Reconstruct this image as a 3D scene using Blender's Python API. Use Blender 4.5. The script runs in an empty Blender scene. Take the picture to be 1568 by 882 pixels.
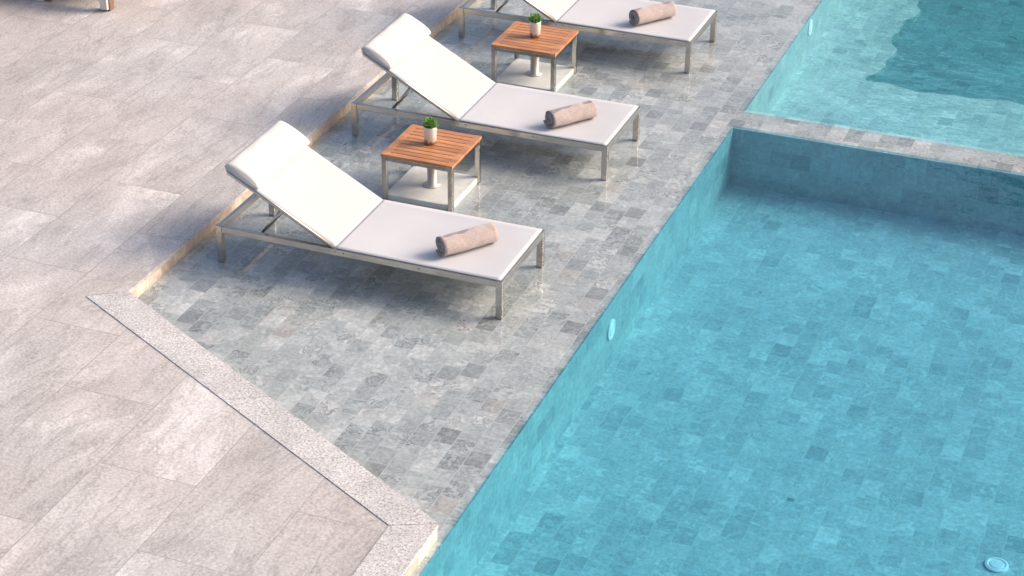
import bpy, bmesh, math, random
from mathutils import Vector, Matrix, Euler
random.seed(7)
scene=bpy.context.scene
COL=scene.collection

# ---------------------------------------------------------------- helpers
def new_obj(name,bm,mat=None,parent=None,smooth=False,mats=None):
    me=bpy.data.meshes.new(name)
    bm.normal_update()
    bm.to_mesh(me); bm.free()
    ob=bpy.data.objects.new(name,me); COL.objects.link(ob)
    if mats:
        for m in mats: me.materials.append(m)
    elif mat: me.materials.append(mat)
    if smooth:
        for p in me.polygons: p.use_smooth=True
    if parent: ob.parent=parent
    return ob
def empty(name,loc=(0,0,0),rot=0):
    e=bpy.data.objects.new(name,None); COL.objects.link(e)
    e.location=loc; e.rotation_euler=(0,0,rot); e.empty_display_size=.2
    return e
def add_box(bm,x0,x1,y0,y1,z0,z1,bev=0.0,M=None):
    r=bmesh.ops.create_cube(bm,size=1)
    vs=r['verts']
    for v in vs:
        v.co=Vector(((x0+x1)/2+v.co.x*(x1-x0),(y0+y1)/2+v.co.y*(y1-y0),(z0+z1)/2+v.co.z*(z1-z0)))
    if bev>0:
        es=list({e for v in vs for e in v.link_edges})
        rr=bmesh.ops.bevel(bm,geom=es,offset=bev,segments=2,affect='EDGES',profile=.6)
        vs=list({v for f in rr['faces'] for v in f.verts}|{v for v in vs if v.is_valid})
    if M is not None:
        for v in vs: v.co=M@v.co
def box(name,x0,x1,y0,y1,z0,z1,mat,parent=None,bev=0.003):
    bm=bmesh.new(); add_box(bm,x0,x1,y0,y1,z0,z1,bev)
    return new_obj(name,bm,mat,parent)
def tube(bm,pts,r,seg=10):
    rings=[]
    n=len(pts)
    for i,p in enumerate(pts):
        p=Vector(p)
        a=Vector(pts[max(i-1,0)]); b=Vector(pts[min(i+1,n-1)])
        d=(b-a).normalized()
        q=d.to_track_quat('Z','Y')
        rings.append([bm.verts.new(p+q@Vector((r*math.cos(2*math.pi*k/seg),r*math.sin(2*math.pi*k/seg),0))) for k in range(seg)])
    for i in range(n-1):
        for k in range(seg):
            bm.faces.new((rings[i][k],rings[i][(k+1)%seg],rings[i+1][(k+1)%seg],rings[i+1][k]))
    bm.faces.new(rings[0][::-1]); bm.faces.new(rings[-1])
def lathe(bm,prof,seg=32,cx=0,cy=0):
    rings=[]
    for r,z in prof:
        rings.append([bm.verts.new((cx+r*math.cos(2*math.pi*k/seg),cy+r*math.sin(2*math.pi*k/seg),z)) for k in range(seg)])
    for i in range(len(rings)-1):
        for k in range(seg):
            bm.faces.new((rings[i][k],rings[i][(k+1)%seg],rings[i+1][(k+1)%seg],rings[i+1][k]))
    return rings

# ---------------------------------------------------------------- node helpers
class NT:
    def __init__(s,name):
        s.m=bpy.data.materials.new(name); s.m.use_nodes=True
        s.t=s.m.node_tree; s.t.nodes.clear()
        s.out=s.n('ShaderNodeOutputMaterial')
    def n(s,typ,**kw):
        nd=s.t.nodes.new(typ)
        for k,v in kw.items(): setattr(nd,k,v)
        return nd
    def set(s,sock,v):
        if isinstance(v,bpy.types.NodeSocket): s.t.links.new(v,sock)
        else: sock.default_value=v
    def math(s,op,a,b=0.0,clamp=False):
        nd=s.n('ShaderNodeMath',operation=op,use_clamp=clamp); s.set(nd.inputs[0],a); s.set(nd.inputs[1],b); return nd.outputs[0]
    def mix(s,f,a,b,mode='MIX'):
        nd=s.n('ShaderNodeMix',data_type='RGBA',blend_type=mode); nd.clamp_factor=True
        s.set(nd.inputs[0],f); s.set(nd.inputs[6],a); s.set(nd.inputs[7],b); return nd.outputs[2]
    def noise(s,vec,scale,detail=4,rough=.55,dim='3D',w=None,dist=0.0):
        nd=s.n('ShaderNodeTexNoise',noise_dimensions=dim)
        if vec is not None: s.t.links.new(vec,nd.inputs['Vector'])
        s.set(nd.inputs['Scale'],scale); nd.inputs['Detail'].default_value=detail; nd.inputs['Roughness'].default_value=rough
        nd.inputs['Distortion'].default_value=dist
        if w is not None: s.set(nd.inputs['W'],w)
        return nd.outputs['Fac'],nd.outputs['Color']
    def ramp(s,f,stops,interp='LINEAR'):
        nd=s.n('ShaderNodeValToRGB'); s.set(nd.inputs[0],f); cr=nd.color_ramp; cr.interpolation=interp
        while len(cr.elements)<len(stops): cr.elements.new(.5)
        for e,(p,c) in zip(cr.elements,stops):
            e.position=p; e.color=(c,c,c,1) if isinstance(c,(int,float)) else (*c,1)
        return nd.outputs[0]
    def coord(s):
        return s.n('ShaderNodeTexCoord').outputs['Object']
    def axes(s,vec,order,rot=0):
        sp=s.n('ShaderNodeSeparateXYZ'); s.t.links.new(vec,sp.inputs[0])
        cb=s.n('ShaderNodeCombineXYZ')
        for i,a in enumerate(order):
            if a in 'xyz': s.t.links.new(sp.outputs['xyz'.index(a)],cb.inputs[i])
        return cb.outputs[0]
    def vscale(s,vec,sc,rot=(0,0,0),loc=(0,0,0)):
        nd=s.n('ShaderNodeMapping'); s.t.links.new(vec,nd.inputs[0]); nd.inputs['Scale'].default_value=sc
        nd.inputs['Rotation'].default_value=rot; nd.inputs['Location'].default_value=loc; return nd.outputs[0]
    def principled(s,col,rough=.5,metal=0.,bump=None,bstr=.2,bdist=.01,spec=.5,**kw):
        p=s.n('ShaderNodeBsdfPrincipled')
        s.set(p.inputs['Base Color'],col if not isinstance(col,tuple) else (*col,1))
        s.set(p.inputs['Roughness'],rough); p.inputs['Metallic'].default_value=metal
        p.inputs['Specular IOR Level'].default_value=spec
        for k,v in kw.items(): s.set(p.inputs[k],v)
        if bump is not None:
            b=s.n('ShaderNodeBump'); s.set(b.inputs['Height'],bump); b.inputs['Strength'].default_value=bstr; b.inputs['Distance'].default_value=bdist
            s.t.links.new(b.outputs[0],p.inputs['Normal'])
        s.t.links.new(p.outputs[0],s.out.inputs['Surface'])
        return p
def brick(s,vec,w,h,mortar=.004,off=.5):
    b=s.n('ShaderNodeTexBrick'); s.t.links.new(vec,b.inputs['Vector'])
    b.offset=off; b.offset_frequency=2; b.squash=1
    b.inputs['Color1'].default_value=(0,0,0,1); b.inputs['Color2'].default_value=(1,1,1,1); b.inputs['Mortar'].default_value=(.5,.5,.5,1)
    b.inputs['Scale'].default_value=1; b.inputs['Mortar Size'].default_value=mortar; b.inputs['Mortar Smooth'].default_value=.3
    b.inputs['Bias'].default_value=0; b.inputs['Brick Width'].default_value=w; b.inputs['Row Height'].default_value=h
    return b.outputs['Color'],b.outputs['Fac']

def tile_mat(name,order,palette,grout,w=.155,h=.125,distort=0.0,vein=.55,rough=.45,vdark=(.05,.065,.065),cont=1.0):
    s=NT(name); co=s.coord()
    if distort>0:
        _,nc=s.noise(co,5,1,.5)
        add=s.n('ShaderNodeVectorMath',operation='MULTIPLY_ADD')
        s.t.links.new(nc,add.inputs[0]); add.inputs[1].default_value=(distort,)*3; s.t.links.new(co,add.inputs[2]); co=add.outputs[0]
    v=s.axes(co,order)
    rnd,fac=brick(s,v,w,h,.0024)
    base=s.ramp(rnd,palette)
    w4=s.math('MULTIPLY',rnd,37.0)
    n1,_=s.noise(co,10,4,.65,'4D',w4,1.4)
    n2,_=s.noise(co,40,3,.7)
    big,_=s.noise(co,.9,2,.5)
    ve=s.math('ABSOLUTE',s.math('SUBTRACT',n1,.5))
    ve=s.ramp(ve,[(0,1.0),(.022,.35),(.05,0.0)])
    gate,_=s.noise(co,2.3,1,.5,'4D',w4); gate=s.ramp(gate,[(.44,0.0),(.60,1.0)])
    ve=s.math('MULTIPLY',s.math('MULTIPLY',ve,gate),vein)
    tone=s.ramp(n1,[(.25,1-.32*cont),(.5,1.0),(.75,1+.24*cont)])
    c=s.mix(1.0,base,tone,'MULTIPLY')
    fine=s.ramp(n2,[(.3,.76),(.7,1.22)])
    c=s.mix(.9*cont,c,fine,'MULTIPLY')
    c=s.mix(1.0,c,s.ramp(big,[(.3,.92),(.7,1.07)]),'MULTIPLY')
    bl,_=s.noise(co,6.5,3,.6,'4D',w4,.8); bl=s.ramp(bl,[(.68,0.0),(.73,.75)])
    c=s.mix(bl,c,(*vdark,1))
    c=s.mix(ve,c,(*vdark,1))
    c=s.mix(s.math('MULTIPLY',fac,.7),c,(*grout,1))
    h_=s.math('SUBTRACT',s.math('MULTIPLY',n2,.2),fac)
    s.principled(c,rough,0,h_,.35,.003)
    return s.m

# ---------------------------------------------------------------- materials
LEDGE=[(0,(.255,.27,.268)),(.08,(.33,.352,.348)),(.45,(.395,.42,.415)),(.75,(.45,.468,.46)),(.92,(.51,.52,.51)),(1,(.40,.385,.365))]
POOL=[(0,(.34,.43,.45)),(.07,(.42,.51,.53)),(.4,(.47,.565,.575)),(.75,(.51,.60,.605)),(1,(.58,.665,.66))]
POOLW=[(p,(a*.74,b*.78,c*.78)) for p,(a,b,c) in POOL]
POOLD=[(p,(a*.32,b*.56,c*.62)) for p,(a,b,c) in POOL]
m_ledge=tile_mat('ledge_tile','yxz',LEDGE,(.49,.505,.50),vein=.85,vdark=(.11,.125,.125))
PG=(.55,.64,.64); PV=(.13,.23,.25)
m_floor=tile_mat('pool_floor_tile','yxz',POOL,PG,distort=.035,vein=.5,vdark=PV,cont=.85)
m_darkrefl=tile_mat('dark_reflection_tile','yxz',POOLD,(.18,.34,.38),distort=.06,vein=.3,vdark=(.04,.10,.12))  # darker tile colours stand in for the dark reflection on the far water
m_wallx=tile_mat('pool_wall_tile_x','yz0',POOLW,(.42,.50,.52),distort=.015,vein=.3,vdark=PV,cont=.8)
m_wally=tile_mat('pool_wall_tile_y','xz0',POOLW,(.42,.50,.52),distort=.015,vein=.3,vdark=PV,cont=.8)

def deck_mat():
    s=NT('deck_stone'); co=s.coord(); v=s.axes(co,'yxz')
    rnd,fac=brick(s,v,1.2,.6,.0034)
    w4=s.math('MULTIPLY',rnd,53.0)
    sv=s.vscale(co,(1.0,.5,1),rot=(0,0,.5))
    n1,_=s.noise(sv,2.0,7,.62,'4D',w4,1.4)
    n2,_=s.noise(s.vscale(co,(1,.3,1),rot=(0,0,.5)),3.2,7,.66,'4D',w4,1.2)
    sp,_=s.noise(co,58,4,.85)
    big,_=s.noise(co,.55,2,.5)
    c=s.ramp(n1,[(.28,(.40,.372,.362)),(.45,(.50,.47,.458)),(.56,(.55,.52,.508)),(.70,(.69,.662,.65))])
    ln=s.math('ABSOLUTE',s.math('SUBTRACT',n2,.5)); ln=s.ramp(ln,[(0,.70),(.012,.93),(.035,1.0)])
    c=s.mix(.85,c,ln,'MULTIPLY')
    c=s.mix(1.0,c,s.ramp(sp,[(.34,.70),(.5,1.0),(.66,1.26)]),'MULTIPLY')
    c=s.mix(1.0,c,s.ramp(rnd,[(0,.92),(1,1.04)]),'MULTIPLY')
    c=s.mix(s.ramp(big,[(.35,0.0),(.65,.7)]),c,s.mix(1.0,c,(1.0,.925,.88,1),'MULTIPLY'))  # broad pinkish tint paints warm sunlight patches into the stone
    c=s.mix(s.math('MULTIPLY',fac,.6),c,(.24,.22,.21,1))
    h_=s.math('SUBTRACT',s.math('MULTIPLY',sp,.5),fac)
    s.principled(c,s.ramp(n1,[(.3,.38),(.7,.58)]),0,h_,.3,.004)
    return s.m
m_deck=deck_mat()
def granite_mat():
    s=NT('granite_coping'); co=s.coord()
    n0,_=s.noise(co,75,3,.75)
    c=s.ramp(n0,[(.36,(.27,.25,.245)),(.45,(.50,.47,.46)),(.56,(.62,.59,.575)),(.66,(.77,.74,.725))])
    n,_=s.noise(co,5,4,.6); c=s.mix(1.0,c,s.ramp(n,[(.3,.84),(.7,1.1)]),'MULTIPLY')
    s.principled(c,.55,0,n0,.3,.002)
    return s.m
m_gran=granite_mat()
def simple(name,col,rough=.5,metal=0,nscale=20,var=.1,bstr=.1,bdist=.002,stretch=(1,1,1),**kw):
    s=NT(name); co=s.vscale(s.coord(),stretch)
    n,_=s.noise(co,nscale,4,.6)
    c=s.mix(1.0,(*col,1),s.ramp(n,[(.3,1-var),(.7,1+var)]),'MULTIPLY')
    s.principled(c,rough,metal,n,bstr,bdist,**kw)
    return s.m
def curb_mat():
    s=NT('curb_travertine'); co=s.coord(); v=s.axes(co,'yz0')
    rnd,fac=brick(s,v,.155,.4,.003,0)
    n,_=s.noise(co,22,4,.65)
    c=s.mix(1.0,s.ramp(rnd,[(0,(.46,.36,.29)),(.5,(.60,.49,.40)),(1,(.70,.59,.49))]),s.ramp(n,[(.3,.75),(.7,1.15)]),'MULTIPLY')
    c=s.mix(s.math('MULTIPLY',fac,.6),c,(.3,.24,.2,1))
    s.principled(c,.55,0,n,.3,.003); return s.m
m_curb=curb_mat()
m_steel=simple('brushed_steel',(.54,.505,.47),.20,1.0,nscale=60,var=.08,bstr=.04,bdist=.001,stretch=(.15,1,1))
m_sleeve=simple('sleeve_steel',(.58,.56,.54),.45,.45,nscale=40,var=.06)
def sling_mat():
    s=NT('white_sling'); co=s.coord()
    n2,_=s.noise(co,420,1,.6)
    n,_=s.noise(co,3,3,.5)
    c=s.mix(1.0,(.565,.555,.57,1),s.ramp(n,[(.3,.95),(.7,1.03)]),'MULTIPLY')
    c=s.mix(1.0,c,s.ramp(n2,[(.3,.93),(.7,1.05)]),'MULTIPLY')
    s.principled(c,.6,0,n2,.15,.0008,spec=.3)
    return s.m
m_sling=sling_mat()
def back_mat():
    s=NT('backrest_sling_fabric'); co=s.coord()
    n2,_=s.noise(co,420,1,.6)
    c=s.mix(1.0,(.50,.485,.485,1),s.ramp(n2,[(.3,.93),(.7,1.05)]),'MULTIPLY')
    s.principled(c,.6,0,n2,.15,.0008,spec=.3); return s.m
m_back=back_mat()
m_pillow=simple('pillow_canvas',(.575,.55,.53),.75,nscale=7,var=.03,bstr=.35,bdist=.008)
def teak_mat():
    s=NT('teak'); co=s.coord()
    n,_=s.noise(s.vscale(co,(2,30,10)),2.5,5,.6,dist=.6)
    sp=s.n('ShaderNodeSeparateXYZ'); s.t.links.new(co,sp.inputs[0])
    slat=s.math('FLOOR',s.math('MULTIPLY',sp.outputs[1],18.69))
    wn=s.n('ShaderNodeTexWhiteNoise',noise_dimensions='1D'); s.t.links.new(slat,wn.inputs['W'])
    c=s.ramp(n,[(.3,(.34,.135,.055)),(.55,(.51,.225,.10)),(.75,(.64,.32,.15))])
    c=s.mix(1.0,c,s.ramp(wn.outputs[0],[(0,.80),(1,1.14)]),'MULTIPLY')
    s.principled(c,.42,0,n,.15,.001)
    return s.m
m_teak=teak_mat()
def towel_mat(name,col):
    s=NT(name); co=s.coord(); n,_=s.noise(co,170,3,.8); b,_=s.noise(co,14,4,.6)
    c=s.mix(1.0,(*col,1),s.ramp(n,[(.3,.62),(.7,1.28)]),'MULTIPLY')
    c=s.mix(1.0,c,s.ramp(b,[(.3,.82),(.7,1.14)]),'MULTIPLY')
    s.principled(c,.95,0,n,.9,.008,spec=.1,**{'Sheen Weight':.5})
    return s.m
m_towel=towel_mat('towel_terry',(.56,.44,.40))
m_towel_end=towel_mat('towel_terry_dark',(.25,.20,.215))
m_base=simple('umbrella_base_stone',(.58,.60,.58),.35,nscale=12,var=.12)
def pot_mat():
    s=NT('pot_ceramic'); co=s.coord()
    sp=s.n('ShaderNodeSeparateXYZ'); s.t.links.new(co,sp.inputs[0])
    n,_=s.noise(s.vscale(co,(1,1,.35)),45,4,.7)
    g=s.ramp(s.math('ADD',s.math('MULTIPLY',sp.outputs[2],8.0),s.math('MULTIPLY',n,.6)),[(.46,(.30,.15,.08)),(.60,(.70,.62,.52)),(.9,(.74,.68,.60))])
    s.principled(g,.45,0,n,.1,.002); return s.m
m_pot=pot_mat()
m_soil=simple('soil',(.05,.035,.025),.95,nscale=80,var=.3)
m_succ=simple('succulent_leaf',(.20,.38,.10),.5,nscale=30,var=.35)
m_bark=simple('bark',(.16,.12,.09),.9,nscale=8,var=.3,bstr=.6,bdist=.03)
m_leaf=simple('tree_leaf',(.055,.10,.035),.55,nscale=1.2,var=.5)
m_whitepl=simple('white_fitting',(.85,.87,.87),.4,nscale=30,var=.03)
m_brownwood=simple('brown_wood',(.20,.12,.085),.5,nscale=12,var=.2,stretch=(1,1,8))
m_cushion=simple('sofa_cushion',(.66,.58,.54),.85,nscale=8,var=.05)
m_whiteframe=simple('painted_frame',(.70,.64,.60),.5,nscale=8,var=.04)

def water_mat(name,tint,bs,sc):
    s=NT(name)
    co=s.coord()
    n1,_=s.noise(s.vscale(co,(1,1.6,1)),sc,3,.5)
    n2,_=s.noise(co,sc*4,1,.5)
    h=s.math('ADD',n1,s.math('MULTIPLY',n2,.18))
    b=s.n('ShaderNodeBump'); b.inputs['Strength'].default_value=bs; b.inputs['Distance'].default_value=.02
    s.set(b.inputs['Height'],h)
    lw=s.n('ShaderNodeLayerWeight'); lw.inputs['Blend'].default_value=.5; s.t.links.new(b.outputs[0],lw.inputs['Normal'])
    fr=s.math('ADD',s.math('MULTIPLY',s.math('POWER',lw.outputs['Facing'],4.2),.98),.02,True)
    tr=s.n('ShaderNodeBsdfTransparent'); tr.inputs[0].default_value=(*tint,1)
    gl=s.n('ShaderNodeBsdfGlossy'); gl.inputs['Roughness'].default_value=.02; s.t.links.new(b.outputs[0],gl.inputs['Normal'])
    mx=s.n('ShaderNodeMixShader'); s.t.links.new(fr,mx.inputs[0]); s.t.links.new(tr.outputs[0],mx.inputs[1]); s.t.links.new(gl.outputs[0],mx.inputs[2])
    s.t.links.new(mx.outputs[0],s.out.inputs['Surface'])
    return s.m
m_water=water_mat('water_shallow',(.975,.985,.988),.28,2.2)
m_wdeep=water_mat('water_pool',(.43,.765,.865),.42,2.0)
m_wfar=water_mat('water_pool_far',(.59,.86,.91),.6,3.0)

# ---------------------------------------------------------------- setting
XC,XP,XE=-.236,2.56,2.52
YD0,YD1=3.32,3.64
PR,PF,PB=10.0,-9.0,13.0
ZD=.10; DEP=-.47; FDEP=-.36
def poly(bm,pts):
    return bm.faces.new([bm.verts.new(p) for p in pts])
bm=bmesh.new()
poly(bm,[(-400,-400,ZD),(XE,-400,ZD),(XE,-2.23,ZD),(-400,-2.23,ZD)])
poly(bm,[(-400,-2.23,ZD),(XE,-2.23,ZD),(XC,-.72,ZD),(-400,-.72,ZD)])
poly(bm,[(-400,-.72,ZD),(XC,-.72,ZD),(XC,400,ZD),(-400,400,ZD)])
poly(bm,[(XC,PB,ZD),(400,PB,ZD),(400,400,ZD),(XC,400,ZD)])
poly(bm,[(XE,-400,ZD),(400,-400,ZD),(400,PF,ZD),(XE,PF,ZD)])
poly(bm,[(PR,PF,ZD),(400,PF,ZD),(400,PB,ZD),(PR,PB,ZD)])
new_obj('stone_deck',bm,m_deck)
bm=bmesh.new()
def vwall(bm,a,b,z0,z1): return poly(bm,[(a[0],a[1],z0),(b[0],b[1],z0),(b[0],b[1],z1),(a[0],a[1],z1)])
vwall(bm,(XC,PB),(XC,-.72),-.02,ZD)
vwall(bm,(-.236,-.72),(XE,-2.23),-.02,ZD)
vwall(bm,(XE,-2.23),(XE,PF),-.02,ZD)
vwall(bm,(XE,PF),(PR,PF),-.6,ZD); vwall(bm,(PR,PF),(PR,PB),-.6,ZD); vwall(bm,(PR,PB),(XC,PB),-.6,ZD)
new_obj('curb_face',bm,m_curb)
bm=bmesh.new()
def slab(bm,pts,z0,z1):
    n=len(pts)
    lo=[bm.verts.new((p[0],p[1],z0)) for p in pts]; hi=[bm.verts.new((p[0],p[1],z1)) for p in pts]
    bm.faces.new(hi); 
    for i in range(n): bm.faces.new((lo[i],lo[(i+1)%n],hi[(i+1)%n],hi[i]))
def coping(bm,i0,i1,o0,o1,length):
    i0,i1,o0,o1=[Vector(p) for p in (i0,i1,o0,o1)]
    k=max(1,round((i1-i0).length/length))
    for j in range(k):
        a,b=j/k,(j+1)/k; g=.0012/((i1-i0).length)
        a2=a+(g if j else 0); b2=b-(g if j<k-1 else 0)
        slab(bm,[i0.lerp(i1,a2),i0.lerp(i1,b2),o0.lerp(o1,b2),o0.lerp(o1,a2)],ZD-.02,ZD+.005)
OX=.006
coping(bm,(XC+OX,-.715),(XE+OX,-2.226),(-.445,-.865),(2.295,-2.335),.8)
coping(bm,(XE+OX,-2.23),(XE+OX,PF),(2.298,-2.34),(2.298,PF),.8)
new_obj('granite_coping',bm,m_gran)
bm=bmesh.new()
coping(bm,(XC+OX,-.712),(XC+OX,PB),(-.447,-.860),(-.447,PB),.8)
new_obj('granite_coping',bm,m_deck)
bm=bmesh.new()
poly(bm,[(XC-.02,-2.6,0),(XP,-2.6,0),(XP,PB,0),(XC-.02,PB,0)])
poly(bm,[(XE-.05,PF,0),(XP,PF,0),(XP,-2.6,0),(XE-.05,-2.6,0)])
poly(bm,[(XP,YD0,0),(PR,YD0,0),(PR,YD1,0),(XP,YD1,0)])
new_obj('shallow_ledge_floor',bm,m_ledge)
# floors; far pool's dark reflection painted as darker, slightly sunk tiles with uneven edge
BX,BY,BD=3.2,5.45,-.40
def wav(t,k): return .045*math.sin(t*5.3+k)+.022*math.sin(t*13.1+2*k)+.008*math.sin(t*31+3*k)
N=200
left=[(BX+wav(BY+(PB-BY)*i/N,1.0),BY+(PB-BY)*i/N) for i in range(N+1)]
c0=left[0]
bot=[(c0[0]+(PR-c0[0])*i/N,BY+.8*(wav(c0[0]+(PR-c0[0])*i/N,4.0)-wav(c0[0],4.0))) for i in range(N+1)]
bm=bmesh.new()
poly(bm,[(XP,PF,DEP),(PR,PF,DEP),(PR,YD0,DEP),(XP,YD0,DEP)])
poly(bm,[(XP,YD1,FDEP),(c0[0],YD1,FDEP),(c0[0],BY,FDEP),(XP,BY,FDEP)])
for i in range(N):
    a,b=left[i],left[i+1]; poly(bm,[(XP,a[1],FDEP),(a[0],a[1],FDEP),(b[0],b[1],FDEP),(XP,b[1],FDEP)])
    a,b=bot[i],bot[i+1]; poly(bm,[(a[0],YD1,FDEP),(b[0],YD1,FDEP),(b[0],b[1],FDEP),(a[0],a[1],FDEP)])
new_obj('pool_floor',bm,m_floor)
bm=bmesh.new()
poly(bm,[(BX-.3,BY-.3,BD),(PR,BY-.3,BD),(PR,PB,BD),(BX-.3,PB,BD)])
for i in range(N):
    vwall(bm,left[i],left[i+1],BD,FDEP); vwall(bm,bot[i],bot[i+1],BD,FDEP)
new_obj('painted_reflection_floor',bm,m_darkrefl)
bm=bmesh.new()
vwall(bm,(XP,PF),(XP,YD0),DEP,0); vwall(bm,(XP,YD1),(XP,PB),FDEP,0)
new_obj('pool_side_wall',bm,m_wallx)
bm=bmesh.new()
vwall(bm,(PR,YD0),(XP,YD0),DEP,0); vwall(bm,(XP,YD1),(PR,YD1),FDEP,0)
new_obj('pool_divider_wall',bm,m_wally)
ZW=.02
bm=bmesh.new(); poly(bm,[(XC-.01,PF,ZW),(XP,PF,ZW),(XP,PB,ZW),(XC-.01,PB,ZW)])
poly(bm,[(XP,YD0,ZW),(PR,YD0,ZW),(PR,YD1,ZW),(XP,YD1,ZW)])
f=poly(bm,[(XP,PF,ZW),(PR,PF,ZW),(PR,YD0,ZW),(XP,YD0,ZW)]); f.material_index=1
f=poly(bm,[(XP,YD1,ZW),(PR,YD1,ZW),(PR,PB,ZW),(XP,PB,ZW)]); f.material_index=2
new_obj('pool_water',bm,mats=[m_water,m_wdeep,m_wfar])

def fitting(name,loc,rotm,r):
    bm=bmesh.new()
    rings=lathe(bm,[(r*.05,.016),(r*.55,.014),(r*.6,.010),(r*.72,.010),(r*.8,.014),(r,.010),(r,0)],32)
    bm.faces.new(rings[0])
    bmesh.ops.recalc_face_normals(bm,faces=bm.faces[:])
    ob=new_obj(name,bm,m_whitepl); ob.location=loc; ob.rotation_euler=rotm
fitting('pool_wall_inlet',(XP,.47,-.20),(0,math.radians(90),0),.07)
fitting('pool_wall_inlet',(XP,5.77,-.09),(0,math.radians(90),0),.07)
fitting('pool_floor_drain',(5.22,-.72,DEP),(0,0,0),.065)

# ---------------------------------------------------------------- sun lounger
LL,LW,LH=2.0,.755,.274
def lounger(ox,oy):
    P=empty('sun_lounger',(ox,oy,0))
    hx,xb,zb=.854,.10,.682
    bm=bmesh.new()
    t=.045
    for x0 in (0,LL-t):
        for y0 in (0,LW-t*.8):
            add_box(bm,x0,x0+t,y0,y0+t*.8,0.004,LH-.004,.003)
    for y0 in (.002,LW-.032):
        add_box(bm,t,LL-t,y0,y0+.030,LH-.052,LH-.006,.004)
    add_box(bm,LL-.034,LL-.002,.036,LW-.036,LH-.052,LH-.006,.004)
    add_box(bm,.004,.034,.036,LW-.036,LH-.052,LH-.006,.004)
    add_box(bm,hx-.015,hx+.015,.032,LW-.032,LH-.05,LH-.022,.003)
    add_box(bm,1.42,1.45,.032,LW-.032,LH-.05,LH-.026,.003)
    new_obj('frame',bm,m_steel,P)
    bm=bmesh.new()
    for x in (hx,hx+.06,1.435):
        bmesh.ops.create_cone(bm,cap_ends=True,segments=12,radius1=.007,radius2=.006,depth=.006,matrix=Matrix.Translation((x,-.001,LH-.029))@Matrix.Rotation(math.pi/2,4,'X'))
    new_obj('bolts',bm,m_steel,P)
    bm=bmesh.new(); nx,ny=40,20; top=[]
    x0,x1=hx-.005,LL-.016
    for i in range(nx+1):
        row=[]
        for j in range(ny+1):
            u=i/nx; v=j/ny
            sag=-.013*(1-(2*v-1)**4)*math.sin(math.pi*min(u*1.02,1))
            row.append(bm.verts.new((x0+(x1-x0)*u,.010+(LW-.020)*v,LH+.001+sag)))
        top.append(row)
    for i in range(nx):
        for j in range(ny): bm.faces.new((top[i][j],top[i+1][j],top[i+1][j+1],top[i][j+1]))
    so=new_obj('seat_sling',bm,m_sling,P,True)
    md=so.modifiers.new('th','SOLIDIFY'); md.thickness=.005; md.offset=-1
    d=Vector((xb-hx,0,zb-LH)); Lb=d.length; d.normalize(); nrm=Vector((-d.z,0,d.x)); 
    if nrm.z<0: nrm=-nrm
    def bp(s,y,n): return Vector((hx,0,LH))+d*s+nrm*n+Vector((0,y,0))
    bm=bmesh.new(); g=[]
    ns=30
    for i in range(ns+1):
        row=[]
        for j in range(ny+1):
            u=i/ns; v=j/ny
            sag=-.014*(1-(2*v-1)**4)*math.sin(math.pi*u)
            row.append(bm.verts.new(bp(Lb*u,.018+(LW-.036)*v,.004+sag)))
        g.append(row)
    for i in range(ns):
        for j in range(ny): bm.faces.new((g[i][j],g[i+1][j],g[i+1][j+1],g[i][j+1]))
    so=new_obj('backrest_sling',bm,m_back,P,True)
    md=so.modifiers.new('th','SOLIDIFY'); md.thickness=.005; md.offset=1
    bm=bmesh.new()
    a=.020
    tube(bm,[bp(-.01,a,-.010),bp(Lb-.02,a,-.010),bp(Lb,a+.02,-.010),bp(Lb,LW-a-.02,-.010),bp(Lb-.02,LW-a,-.010),bp(-.01,LW-a,-.010)],.013)
    for y in (.06,LW-.06):
        tube(bm,[bp(Lb*.50,y,-.040),Vector((.30,y,LH-.035))],.009)
    tube(bm,[Vector((.30,.02,LH-.035)),Vector((.30,LW-.02,LH-.035))],.009)
    tube(bm,[bp(Lb*.50,.02,-.040),bp(Lb*.50,LW-.02,-.040)],.009)
    new_obj('backrest_frame',bm,m_steel,P,True)
    bm=bmesh.new(); U,V=40,28; rr=[]
    for i in range(U+1):
        u=-1+2*i/U; k=max(0.0,1-abs(u)**9)**.4 if abs(u)<1 else 0
        k=.72+.28*k
        row=[]
        for j in range(V):
            th=2*math.pi*j/V
            c,s_=math.cos(th),math.sin(th)
            ex=(abs(c)**.8)*(1 if c>0 else -1)*.130*(.985+.015*k)
            ey=(abs(s_)**.8)*(1 if s_>0 else -1)
            ey*= .048*k if s_>0 else .022*k
            if s_>0: ey*=1+.15*c
            wob=.003*math.sin(u*9+th*2)+.002*math.sin(u*17-th)
            row.append(bm.verts.new(bp(Lb-.112+ex,LW/2+u*(LW/2-.010),.022+ey+wob*(.6 if s_>0 else 0))))
        rr.append(row)
    for i in range(U):
        for j in range(V): bm.faces.new((rr[i][j],rr[i][(j+1)%V],rr[i+1][(j+1)%V],rr[i+1][j]))
    bm.faces.new(rr[0][::-1]); bm.faces.new(rr[-1])
    bmesh.ops.recalc_face_normals(bm,faces=bm.faces[:])
    new_obj('head_pillow',bm,m_pillow,P,True)
    return P
LO=[(0,0),(-.031,2.10),(-.044,4.188)]
for o in LO: lounger(*o)

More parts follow.
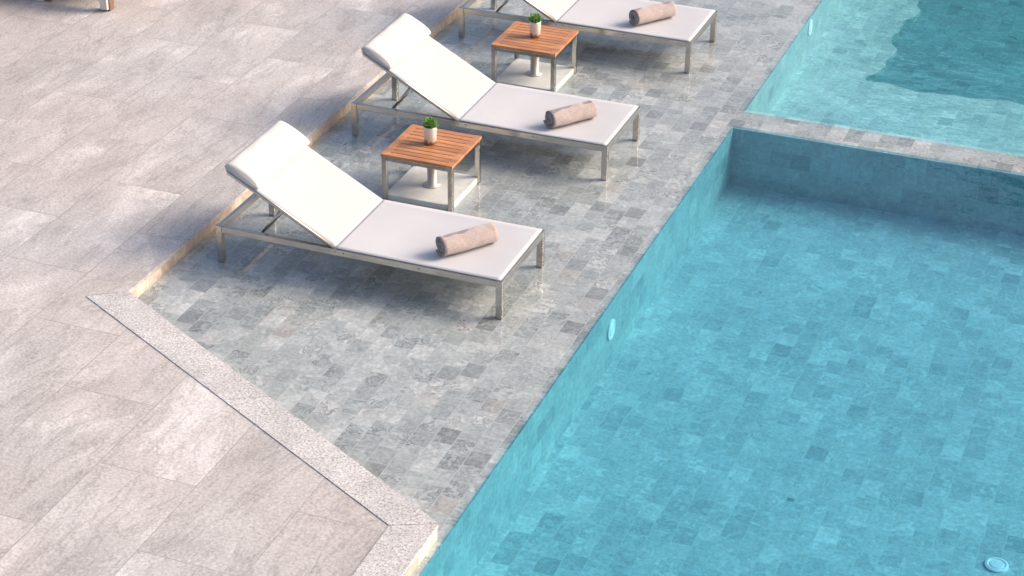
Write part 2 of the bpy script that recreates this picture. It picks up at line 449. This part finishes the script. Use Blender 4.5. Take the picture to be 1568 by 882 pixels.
# ---------------------------------------------------------------- rolled towels
def towel(x0,y0,x1,y1,seed):
    rnd=random.Random(seed)
    R=.075; turns=4.2; pitch=R/turns*.96; th=pitch*.80
    ax=Vector((x1-x0,y1-y0,0)); L=ax.length; ax.normalize(); side=Vector((-ax.y,ax.x,0))
    E=empty('rolled_towel',((x0+x1)/2,(y0+y1)/2,LH-.004))
    bm=bmesh.new(); N=150; M=18
    a0=-.9+rnd.random()*.4
    grid=[]
    for k in range(M+1):
        t=k/M; ro=[];ri=[]
        for i in range(N+1):
            f=i/N; a=a0-f*turns*2*math.pi
            r=R*(1-f*.93)
            flare=.008*math.sin(f*11+seed)
            yy=(-L/2+L*t)+(flare if k in(0,M) else 0)*(1 if k else -1)
            wob=1+.022*math.sin(t*7+a*1.0+seed)+.012*math.sin(t*17+a*2)
            sq=.93
            def pt(rad): 
                return side*(rad*math.cos(a)*1.05*wob)+Vector((0,0,R*sq+rad*math.sin(a)*sq*wob))+ax*yy
            ro.append(bm.verts.new(pt(r))); ri.append(bm.verts.new(pt(max(r-th,.001))))
        grid.append((ro,ri))
    for k in range(M):
        A,B=grid[k],grid[k+1]
        for i in range(N):
            bm.faces.new((A[0][i],A[0][i+1],B[0][i+1],B[0][i]))
            bm.faces.new((A[1][i+1],A[1][i],B[1][i],B[1][i+1]))
        bm.faces.new((A[0][0],B[0][0],B[1][0],A[1][0]))
    for (ro,ri) in (grid[0],grid[-1]):
        for i in range(N):
            f=bm.faces.new((ro[i],ri[i],ri[i+1],ro[i+1])); f.material_index=1
    bmesh.ops.recalc_face_normals(bm,faces=bm.faces[:])
    new_obj('towel_roll',bm,None,E,True,mats=[m_towel,m_towel_end])
    bm=bmesh.new()
    tube(bm,[ax*(-L/2+.014)+Vector((0,0,R*.93)),ax*(L/2-.014)+Vector((0,0,R*.93))],R*.80,32)
    new_obj('towel_core',bm,m_towel_end,E)
towel(1.515,.17,1.745,.475,1)
towel(1.475,2.24,1.70,2.54,2)
towel(1.41,4.36,1.64,4.68,3)

# ---------------------------------------------------------------- side tables + umbrella bases + plants
TS,TZ=.535,.362
def side_table(ox,oy):
    P=empty('teak_side_table',(ox,oy,0))
    bm=bmesh.new()
    a=.034
    for x0 in (.004,TS-a-.004):
        for y0 in (.004,TS-a-.004): add_box(bm,x0,x0+a,y0,y0+a,.004,TZ-.022,.002)
    for y0 in (.008,TS-.008-.022): add_box(bm,.038,TS-.038,y0,y0+.022,TZ-.05,TZ-.023,.002)
    for x0 in (.008,TS-.008-.022): add_box(bm,x0,x0+.022,.038,TS-.038,TZ-.05,TZ-.023,.002)
    new_obj('steel_frame',bm,m_steel,P)
    bm=bmesh.new()
    b=.05
    add_box(bm,0,b-.001,0,TS,TZ-.021,TZ,.003); add_box(bm,TS-b+.001,TS,0,TS,TZ-.021,TZ,.003)
    n=10; w=(TS)/n
    for i in range(n):
        add_box(bm,b,TS-b,i*w+.003,(i+1)*w-.003,TZ-.021,TZ-.001,.002)
    add_box(bm,TS/2-.025,TS/2+.025,.01,TS-.01,TZ-.034,TZ-.022,.001)
    new_obj('teak_top',bm,m_teak,P)
    return P
def umbrella_base(cx,cy):
    P=empty('umbrella_base',(cx,cy,0))
    box('base_plate',-.25,.25,-.25,.25,.004,.052,m_base,P,.006)
    bm=bmesh.new()
    lathe(bm,[(.0,.0525),(.06,.0525),(.06,.062),(.034,.064),(.034,.30),(.030,.302),(.0,.302)],28)
    new_obj('pole_sleeve',bm,m_sleeve,P,True)
def potted(x,y,z,seed):
    P=empty('potted_succulent',(x,y,z)); rnd=random.Random(seed)
    bm=bmesh.new()
    lathe(bm,[(.0,.001),(.036,.001),(.041,.006),(.045,.120),(.0455,.130),(.040,.130),(.039,.114)],32)
    new_obj('pot',bm,m_pot,P,True)
    bm=bmesh.new(); rings=lathe(bm,[(.039,.114),(.018,.118),(.003,.120)],24); bm.faces.new(rings[-1]); new_obj('soil',bm,m_soil,P)
    bm=bmesh.new()
    for k in range(170):
        az=rnd.random()*2*math.pi; el=math.radians(rnd.uniform(0,88)); ln=rnd.uniform(.028,.052)
        bx=rnd.uniform(0,.032); o=Vector((bx*math.cos(az),bx*math.sin(az),.122+rnd.uniform(0,.03)))
        d=Vector((math.cos(az)*math.cos(el),math.sin(az)*math.cos(el),math.sin(el)))
        s=d.cross(Vector((0,0,1))).normalized() if abs(d.z)<.99 else Vector((1,0,0)); u=s.cross(d)
        w=.009
        p=[o,o+d*ln*.5+s*w-u*.001,o+d*ln+u*.006,o+d*ln*.5-s*w-u*.001,o+d*ln*.5+u*.004]
        v=[bm.verts.new(q) for q in p]
        bm.faces.new((v[0],v[1],v[4])); bm.faces.new((v[1],v[2],v[4])); bm.faces.new((v[2],v[3],v[4])); bm.faces.new((v[3],v[0],v[4])); bm.faces.new((v[0],v[3],v[2],v[1]))
    new_obj('succulent_leaves',bm,m_succ,P)
for (tx,ty),(px,py),sd in (((.621,1.212),(.87,1.50),1),((.584,3.337),(.845,3.62),2)):
    side_table(tx,ty); umbrella_base(tx+TS/2-.0,ty+TS/2-.0); potted(px,py,TZ,sd)

# ---------------------------------------------------------------- outdoor sofa at the far left
P=empty('outdoor_sofa',(-3.75,3.38,ZD))
bm=bmesh.new()
for x0 in (.22,.80):
    for y0 in (0,.70): add_box(bm,x0,x0+.07,y0,y0+.07,.004,.30,.004)
add_box(bm,-.9,.87,.0,.77,.302,.36,.005)
add_box(bm,.30,.79,.012,.035,.08,.30,.003)
new_obj('wood_frame',bm,m_brownwood,P)
bm=bmesh.new()
add_box(bm,-.9,.22,-.03,.0,.004,.06,.004); add_box(bm,.79,.86,-.03,-.002,.02,.34,.004)
new_obj('painted_rail',bm,m_whiteframe,P)
bm=bmesh.new(); add_box(bm,-.88,.85,.02,.75,.362,.50,.03); new_obj('cushion',bm,m_cushion,P)
bm=bmesh.new(); add_box(bm,-.88,.85,.62,.80,.502,.86,.03); new_obj('back_cushion',bm,m_cushion,P)

# ---------------------------------------------------------------- trees behind the pool (seen mirrored in the far water)
def tree(loc,H,R,seed,leafn=5200):
    rnd=random.Random(seed); P=empty('broadleaf_tree',loc)
    bm=bmesh.new()
    def limb(a,b,r0,r1):
        a=Vector(a);b=Vector(b); q=(b-a).to_track_quat('Z','Y'); A=[];B=[]
        for k in range(8):
            c=Vector((math.cos(k*math.pi/4),math.sin(k*math.pi/4),0)); A.append(bm.verts.new(a+q@(c*r0))); B.append(bm.verts.new(b+q@(c*r1)))
        for k in range(8): bm.faces.new((A[k],A[(k+1)%8],B[(k+1)%8],B[k]))
    limb((0,0,0),(.1,.1,H*.42),.22,.15)
    cl=[]
    for k in range(16):
        az=k*2.4+rnd.random(); rr=R*rnd.uniform(.25,.8); z=H*rnd.uniform(.52,.90)
        e=Vector((rr*math.cos(az),rr*math.sin(az),z)); limb((.1,.1,H*rnd.uniform(.3,.42)),e,.08,.025); cl.append((e,R*rnd.uniform(.22,.38)))
    new_obj('trunk_and_limbs',bm,m_bark,P)
    bm=bmesh.new()
    for k in range(leafn):
        c,r=rnd.choice(cl)
        o=c+Vector((rnd.gauss(0,1),rnd.gauss(0,1),rnd.gauss(0,.75)))*r*.6
        q=Euler((rnd.uniform(0,6.3),rnd.uniform(0,6.3),rnd.uniform(0,6.3))).to_matrix(); s=rnd.uniform(.12,.22)
        v=[bm.verts.new(o+q@Vector(p)) for p in ((-s,0,0),(0,-s*.45,.02),(s,0,0),(0,s*.45,.02))]
        bm.faces.new(v)
    new_obj('crown_leaves',bm,m_leaf,P)
tree((2.2,25,ZD),9.6,3.0,4)
tree((7.0,27,ZD),10.5,3.4,9)

# ---------------------------------------------------------------- light
EL=math.radians(34); AZ=math.atan2(.88,.47)   # sun toward +X,+Y
S=Vector((math.cos(EL)*math.sin(AZ),math.cos(EL)*math.cos(AZ),math.sin(EL)))
w=bpy.data.worlds.new('World'); scene.world=w; w.use_nodes=True
nt=w.node_tree; bg=nt.nodes['Background']
sky=nt.nodes.new('ShaderNodeTexSky'); sky.sky_type='NISHITA'; sky.sun_disc=False
sky.sun_elevation=EL; sky.sun_rotation=AZ; sky.dust_density=5; sky.air_density=1.0; sky.ozone_density=1.0
nt.links.new(sky.outputs[0],bg.inputs[0]); bg.inputs[1].default_value=.205
sl=bpy.data.lights.new('sun','SUN'); sl.energy=3.2; sl.angle=math.radians(30); sl.color=(1,.875,.755)
so=bpy.data.objects.new('sun',sl); COL.objects.link(so); so.rotation_euler=S.to_track_quat('Z','Y').to_euler(); so.location=(10,10,20)

# ---------------------------------------------------------------- camera
f,pit,yaw,roll,cx,cy,cz=2954.91,.51231,-.36731,.00957,5.77849,-9.65244,6.05973
fw=Vector((math.sin(yaw)*math.cos(pit),math.cos(yaw)*math.cos(pit),-math.sin(pit)))
r=Vector((math.cos(yaw),-math.sin(yaw),0)); u=r.cross(fw)
r2=r*math.cos(roll)+u*math.sin(roll); u2=-r*math.sin(roll)+u*math.cos(roll)
cd=bpy.data.cameras.new('camera'); cam=bpy.data.objects.new('camera',cd); COL.objects.link(cam)
M=Matrix(((r2.x,u2.x,-fw.x,cx),(r2.y,u2.y,-fw.y,cy),(r2.z,u2.z,-fw.z,cz),(0,0,0,1)))
cam.matrix_world=M
cd.sensor_width=36; cd.lens=36*f/1568; cd.clip_end=2000
scene.camera=cam
scene.view_settings.view_transform='Standard'; scene.view_settings.look='None'; scene.view_settings.exposure=0
